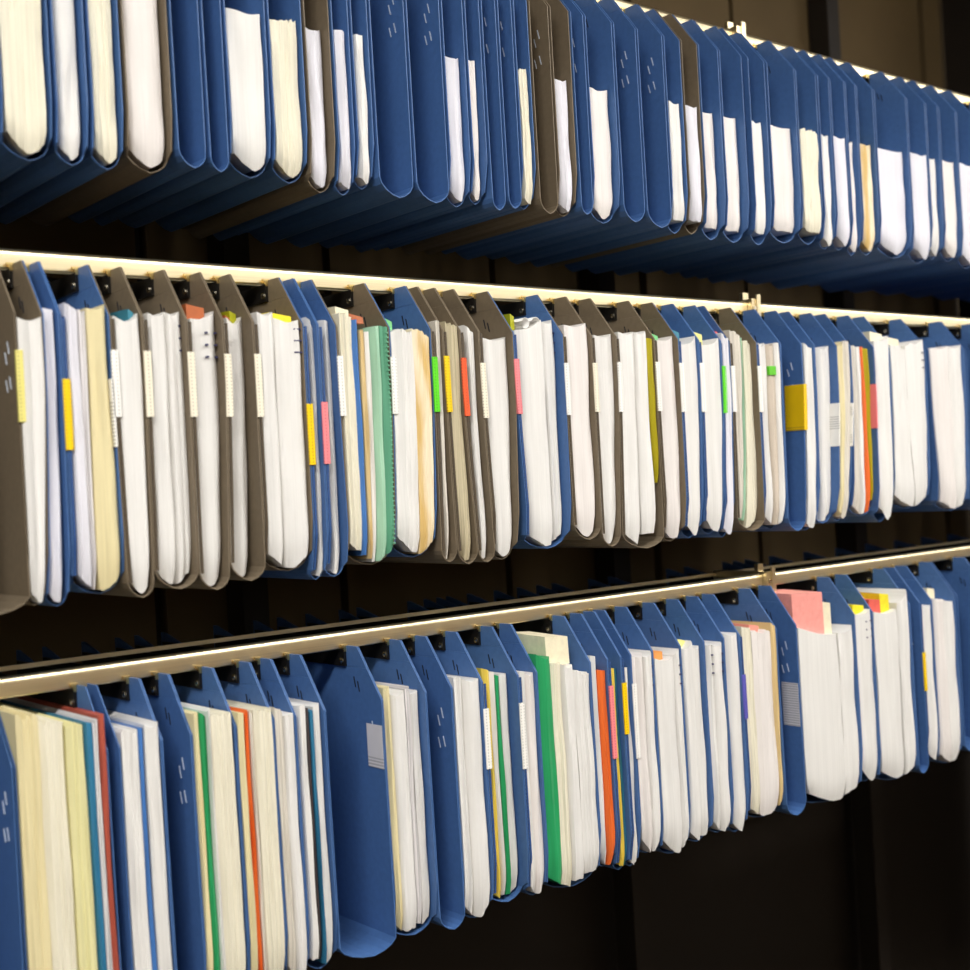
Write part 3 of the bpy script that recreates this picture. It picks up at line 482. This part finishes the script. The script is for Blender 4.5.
BOTTOM=[
 {'c':'blue','R':[-0.4554,-0.4554,-0.4534],'L':[-0.5296,-0.5296,-0.5288],'cs':[[-0.5282,-0.5112,-0.5272,-0.5092,-0.1589,-0.1616,-0.426,-0.0569,'cream',{'rag':1}],[-0.5106,-0.4901,-0.5086,-0.4881,-0.1665,-0.1697,-0.421,-0.0554,'cream_white',{'rag':1}],[-0.4895,-0.4746,-0.4875,-0.4726,-0.1726,-0.1736,-0.4205,-0.0569,'pale_yellow_paper',{'rag':1}],[-0.474,-0.4674,-0.472,-0.4654,-0.1723,-0.1742,-0.4252,-0.0554,'teal_folder',{}],[-0.4668,-0.4623,-0.4648,-0.4603,-0.1731,-0.1709,-0.4305,-0.0569,'pages',{'rag':1}],[-0.4616,-0.4566,-0.4597,-0.4546,-0.1695,-0.1687,-0.4318,-0.0554,'red_folder',{}]],'u':0,'zb':-0.4333},
 {'c':'blue','R':[-0.4089,-0.4089,-0.4069],'L':[-0.446,-0.4448,-0.4438],'cs':[[-0.4429,-0.4284,-0.4419,-0.4264,-0.1846,-0.187,-0.4215,-0.0548,'white',{'rag':1}],[-0.4277,-0.4234,-0.4258,-0.4214,-0.1848,-0.1855,-0.4269,-0.0533,'blue_folder',{}],[-0.4228,-0.4101,-0.4208,-0.4081,-0.1828,-0.1826,-0.4315,-0.0548,'white',{}]],'u':0,'zb':-0.433},
 {'c':'blue','R':[-0.382,-0.382,-0.38],'L':[-0.4073,-0.4075,-0.4055],'cs':[],'u':0,'zb':-0.4325},
 {'c':'blue','R':[-0.3401,-0.3401,-0.3381],'L':[-0.3804,-0.3806,-0.3786],'cs':[[-0.3798,-0.374,-0.3778,-0.372,-0.1807,-0.18,-0.4225,-0.0547,'cream',{}],[-0.3732,-0.3668,-0.3714,-0.3648,-0.1802,-0.1846,-0.42,-0.0532,'green_folder',{}],[-0.3662,-0.3629,-0.3642,-0.3609,-0.181,-0.1783,-0.423,-0.0547,'white',{}],[-0.3621,-0.3413,-0.3603,-0.3393,-0.1836,-0.1869,-0.4287,-0.0532,'cream_white',{'rag':1}]],'u':0,'zb':-0.4302},
 {'c':'blue','R':[-0.303,-0.303,-0.301],'L':[-0.3385,-0.3387,-0.3367],'cs':[[-0.3379,-0.3315,-0.3359,-0.3295,-0.186,-0.1872,-0.4247,-0.0564,'cream',{}],[-0.3307,-0.3268,-0.3289,-0.3248,-0.1884,-0.1855,-0.4302,-0.0549,'orange_folder',{}],[-0.3262,-0.3228,-0.3242,-0.3208,-0.187,-0.1877,-0.4319,-0.0564,'pale',{}],[-0.322,-0.3042,-0.3202,-0.3022,-0.188,-0.189,-0.4281,-0.0549,'cream_white',{'rag':1}]],'u':0,'zb':-0.4334},
 {'c':'blue','R':[-0.2808,-0.2808,-0.2788],'L':[-0.3014,-0.3016,-0.2996],'cs':[[-0.3008,-0.294,-0.2988,-0.292,-0.1885,-0.1913,-0.4313,-0.0563,'pale',{}],[-0.2932,-0.282,-0.2914,-0.28,-0.196,-0.1951,-0.4264,-0.0548,'white',{}]],'u':0,'zb':-0.4328},
 {'c':'blue','R':[-0.2496,-0.2496,-0.2476],'L':[-0.2792,-0.2794,-0.2774],'cs':[[-0.2757,-0.2674,-0.2747,-0.2654,-0.1902,-0.1897,-0.4203,-0.0511,'white',{}],[-0.2665,-0.2629,-0.2648,-0.2609,-0.1935,-0.1941,-0.4213,-0.0496,'dark_folder',{}],[-0.2623,-0.2591,-0.2603,-0.2571,-0.1974,-0.1963,-0.4266,-0.0511,'teal_folder',{}],[-0.2582,-0.2508,-0.2565,-0.2488,-0.1939,-0.1914,-0.4313,-0.0496,'white',{}]],'u':0,'zb':-0.4328},
 {'c':'blue','R':[-0.1861,-0.1861,-0.1841],'L':[-0.248,-0.2482,-0.2462],'cs':[],'u':0,'rlabel':['white_face',-0.222,-0.2628],'zb':-0.4325},
 {'c':'blue','R':[-0.1351,-0.1351,-0.1331],'L':[-0.1845,-0.1847,-0.1827],'cs':[[-0.1771,-0.1702,-0.1761,-0.1682,-0.1887,-0.1878,-0.4286,-0.0462,'cream',{'rag':1}],[-0.1692,-0.1529,-0.1676,-0.1509,-0.1957,-0.1943,-0.4229,-0.0447,'white',{}],[-0.1523,-0.1469,-0.1503,-0.1449,-0.194,-0.1931,-0.42,-0.0462,'pages',{'rag':1}],[-0.1458,-0.1363,-0.1443,-0.1343,-0.1991,-0.1966,-0.4227,-0.0447,'white',{}]],'u':0,'zb':-0.4301},
 {'c':'blue','R':[-0.1035,-0.1035,-0.1015],'L':[-0.1335,-0.1337,-0.1317],'cs':[],'u':0,'zb':-0.4325},
 {'c':'blue','R':[-0.0647,-0.0647,-0.0627],'L':[-0.1019,-0.1021,-0.1001],'cs':[[-0.0985,-0.0886,-0.0975,-0.0866,-0.1887,-0.1901,-0.4311,-0.0527,'white',{}],[-0.0874,-0.0659,-0.086,-0.0639,-0.1914,-0.1943,-0.4314,-0.0512,'white',{}]],'u':0,'zb':-0.4329},
 {'c':'blue','R':[-0.0176,-0.0176,-0.0156],'L':[-0.0631,-0.0633,-0.0613],'cs':[[-0.0523,-0.0439,-0.0513,-0.0419,-0.1869,-0.1901,-0.425,-0.0416,'yellow_folder',{}],[-0.0427,-0.0361,-0.0413,-0.0341,-0.1914,-0.1933,-0.4205,-0.0401,'white',{}],[-0.0355,-0.0307,-0.0335,-0.0287,-0.196,-0.198,-0.421,-0.0416,'green_folder',{}],[-0.0295,-0.0188,-0.0281,-0.0168,-0.1962,-0.1967,-0.4262,-0.0401,'white',{}]],'u':0,'label':['white',-0.2248,-0.285],'zb':-0.4277},
 {'c':'blue','R':[0.0082,0.0082,0.0102],'L':[-0.016,-0.0162,-0.0142],'cs':[[-0.0154,-0.0066,-0.0134,-0.0046,-0.1941,-0.1953,-0.4223,-0.0527,'white',{}],[-0.0053,0.007,-0.004,0.009,-0.1966,-0.1983,-0.4279,-0.0512,'white_pink',{}]],'u':0,'label':['white',-0.2259,-0.2935],'zb':-0.4294},
 {'c':'blue','R':[0.085,0.085,0.087],'L':[0.0098,0.0096,0.0116],'cs':[[0.0104,0.0286,0.0124,0.0306,-0.1798,-0.1843,-0.432,-0.0549,'green_folder',{}],[0.0299,0.044,0.0312,0.046,-0.1908,-0.1927,-0.429,-0.0534,'cream_white',{'rag':1,'peek':[['cream_sheet',0.1,2.4,0.026]]}],[0.0446,0.0598,0.0466,0.0618,-0.1945,-0.1967,-0.4232,-0.0549,'white',{}],[0.0612,0.0838,0.0624,0.0858,-0.2044,-0.2085,-0.42,-0.0534,'white',{'rag':1}]],'u':0,'zb':-0.4335},
 {'c':'blue','R':[0.1111,0.1111,0.1131],'L':[0.0866,0.0864,0.0884],'cs':[[0.0883,0.0964,0.0893,0.0984,-0.191,-0.1931,-0.4218,-0.0534,'white',{}],[0.0986,0.1099,0.0996,0.1119,-0.2085,-0.21,-0.4201,-0.0519,'orange_folder',{}]],'u':0,'zb':-0.4233},
 {'c':'blue','R':[0.1316,0.1316,0.1336],'L':[0.1127,0.1125,0.1145],'cs':[[0.1172,0.1251,0.1182,0.1271,-0.2079,-0.21,-0.4257,-0.0503,'yellow_folder',{}],[0.1266,0.1304,0.1277,0.1324,-0.2103,-0.2108,-0.4309,-0.0488,'teal_folder',{}]],'u':0,'label':['pink',-0.2268,-0.306],'zb':-0.4324},
 {'c':'blue','R':[0.1472,0.1472,0.1492],'L':[0.1332,0.133,0.135],'cs':[[0.1369,0.146,0.1379,0.148,-0.2105,-0.2117,-0.4307,-0.0503,'white',{}]],'u':0,'label':['yellow',-0.2265,-0.2827],'zb':-0.4322},
 {'c':'blue','R':[0.182,0.182,0.184],'L':[0.1488,0.1486,0.1506],'cs':[[0.1494,0.1664,0.1514,0.1684,-0.1986,-0.1975,-0.4201,-0.0556,'white_pink',{}],[0.168,0.1808,0.169,0.1828,-0.2022,-0.1972,-0.422,-0.0541,'white',{'marks':1}]],'u':0,'label':['white',-0.2297,-0.3123],'zb':-0.4235},
 {'c':'blue','R':[0.2279,0.2279,0.2299],'L':[0.1836,0.1834,0.1854],'cs':[[0.1857,0.2151,0.1867,0.2171,-0.2066,-0.2081,-0.4292,-0.0556,'white',{'peek':[['orange_sheet',0.0,0.7,0.008],['green_sheet',0.0,0.5,0.003]]}],[0.2167,0.2267,0.2177,0.2287,-0.2073,-0.2007,-0.432,-0.0541,'white',{'marks':1}]],'u':0,'zb':-0.4335},
 {'c':'blue','R':[0.2687,0.2687,0.2707],'L':[0.2295,0.2293,0.2313],'cs':[[0.2351,0.2521,0.2361,0.2541,-0.2019,-0.1948,-0.4277,-0.051,'white',{'peek':[['pale_yellow_sheet',0.2,0.9,0.003]]}],[0.2538,0.2675,0.2548,0.2695,-0.202,-0.2026,-0.4221,-0.0495,'white',{}]],'u':0,'zb':-0.4292},
 {'c':'blue','R':[0.3039,0.3039,0.3059],'L':[0.2703,0.2701,0.2721],'cs':[[0.2728,0.2833,0.2738,0.2853,-0.2029,-0.2019,-0.4206,-0.054,'white',{'marks':1}],[0.285,0.3027,0.286,0.3047,-0.2033,-0.202,-0.4253,-0.0525,'white',{'marks':1}]],'u':0,'zb':-0.4268},
 {'c':'blue','R':[0.3328,0.3328,0.3348],'L':[0.3055,0.3053,0.3073],'cs':[[0.3099,0.3316,0.3109,0.3336,-0.1935,-0.1948,-0.4315,-0.0524,'white',{}]],'u':0,'zb':-0.433},
 {'c':'blue','R':[0.4023,0.4023,0.4043],'L':[0.3344,0.3342,0.3362],'cs':[[0.339,0.3556,0.34,0.3576,-0.1896,-0.1927,-0.424,-0.0539,'cream_white',{}],[0.3575,0.3934,0.3585,0.3954,-0.1954,-0.1996,-0.4202,-0.0524,'white_pink',{'rag':1,'peek':[['salmon_sheet',0.2,0.7,0.006]]}],[0.394,0.4011,0.396,0.4031,-0.1896,-0.1955,-0.4217,-0.0539,'tan',{}]],'u':0,'label':['purple',-0.245,-0.2979],'zb':-0.4255},
 {'c':'blue','R':[0.4416,0.4416,0.4436],'L':[0.4039,0.4037,0.4057],'cs':[],'u':0,'rlabel':['white_face',-0.2705,-0.3245],'zb':-0.4325},
 {'c':'blue','R':[0.5649,0.5649,0.5669],'L':[0.4432,0.443,0.445],'cs':[[0.4485,0.5291,0.4495,0.5311,-0.2021,-0.219,-0.4319,-0.0538,'white',{'peek':[['salmon_sheet_tall',0.0,0.78,0.05],['cream_sheet',0.78,0.98,0.026]]}],[0.5312,0.5637,0.5322,0.5657,-0.2181,-0.2114,-0.428,-0.0523,'white',{}]],'u':0,'zb':-0.4334},
 {'c':'blue','R':[0.605,0.605,0.607],'L':[0.5665,0.5663,0.5683],'cs':[[0.5682,0.6038,0.5692,0.6058,-0.1976,-0.1948,-0.4211,-0.0537,'white',{'marks':1,'peek':[['yellow_sheet',0.2,0.9,0.008]]}]],'u':0,'zb':-0.4226},
 {'c':'blue','R':[0.6935,0.6935,0.6955],'L':[0.6066,0.6064,0.6084],'cs':[[0.6129,0.6638,0.6139,0.6658,-0.1997,-0.2011,-0.4267,-0.0537,'white',{'peek':[['red_sheet',0.0,0.6,0.016],['yellow_sheet',0.5,0.9,0.022]]}],[0.6685,0.6923,0.6695,0.6943,-0.1935,-0.1768,-0.4314,-0.0522,'white',{}]],'u':0,'zb':-0.4329},
 {'c':'blue','R':[0.7179,0.7179,0.7199],'L':[0.6951,0.6949,0.6969],'cs':[],'u':0,'zb':-0.4325},
 {'c':'blue','R':[0.7477,0.7477,0.7497],'L':[0.7195,0.7193,0.7213],'cs':[[0.7229,0.7465,0.7239,0.7485,-0.2017,-0.2041,-0.42,-0.0544,'white',{}]],'u':0,'label':['yellow',-0.2669,-0.32],'zb':-0.4215},
 {'c':'blue','R':[0.8089,0.8089,0.8109],'L':[0.7493,0.7491,0.7511],'cs':[[0.754,0.7794,0.755,0.7814,-0.1952,-0.1991,-0.43,-0.0536,'white_pink',{'peek':[['cream_sheet',0.0,0.7,0.014]]}],[0.7819,0.8077,0.7829,0.8097,-0.1994,-0.2049,-0.4319,-0.0521,'white',{}]],'u':0,'zb':-0.4334},
]

# the rows run on past the picture's right edge (their rear ends close the gaps between the rows)
def run_on(x, z):
    out = []
    while x < 1.62:
        w = .085; out.append({'c': 'blue', 'L': [x, x, x], 'R': [x+w, x+w, x+w], 'cs': [], 'u': 0, 'zb': z}); x += w+.003
    return out
# top row: only the lower ends of its files come into the picture
def top_row():
    rnd = random.Random(11); rows = []; x = -.60; prev = x
    fixed = [(-.585, -.55), (-.547, -.51)]
    cols = ['blue', 'blue', 'brown', 'blue', 'blue']
    spans = []
    while x < .38:
        w = rnd.choice((.018, .026, .034, .04)); spans.append((x, x+w)); x += w+.004
    spans += [(x, .405), (.409, .44), (.446, .50), (.504, .545), (.55, .573), (.577, .607), (.611, .632), (.636, .672), (.677, .752), (.756, .80), (.804, .833), (.838, .88), (.884, .93)]
    for k, (a, b) in enumerate(spans):
        if b-a < .006: continue
        z = .282+rnd.uniform(-.004, .006)
        col = cols[rnd.randrange(5)] if a < .4 else 'blue'
        cs = []
        if not (a < .55 and rnd.random() < .3):
            pc = rnd.choice(['white', 'white', 'white_pink', 'cream_white', 'white_lilac']) if not (.63 < a < .65) else 'stained'
            g = rnd.uniform(.004, .009)
            cs = [[round(a+.003, 4), round(b-.0035, 4), round(a+.004, 4), round(b-.004, 4), .43, .43, z+(.012 if .2 < a < .54 else 0), -.052+rnd.uniform(-.003, .006), pc, {}]]
        rows.append({'c': col, 'L': [a, a, a+.001], 'R': [b, b, b], 'cs': cs, 'u': 0, 'zb': z-.001})
    return rows + run_on(.935, .282)
rnd = random.Random(5)
MIDDLE += run_on(.875, -.08); BOTTOM += run_on(.815, -.43)
for row, table in (('top', top_row()), ('middle', MIDDLE), ('bottom', BOTTOM)):
    for i, d in enumerate(table):
        hanging_file(d, row, i, rnd)
        for j, c in enumerate(d['cs']):
            document(c, row, i, j, len(d['cs']), d, rnd)
# the rows run on past the picture's left edge as well
for row, x, z in (('top', -.602, .282), ('middle', -.511, -.08), ('bottom', -.532, -.43)):
    for k in range(5):
        w = (.06, .075, .055, .07, .06)[k]
        hanging_file({'c': 'brown' if row == 'middle' and k < 2 else 'blue', 'L': [x-w]*3, 'R': [x]*3, 'cs': [], 'u': 0, 'zb': z}, row, -(k+1), rnd)
        x -= w+.003
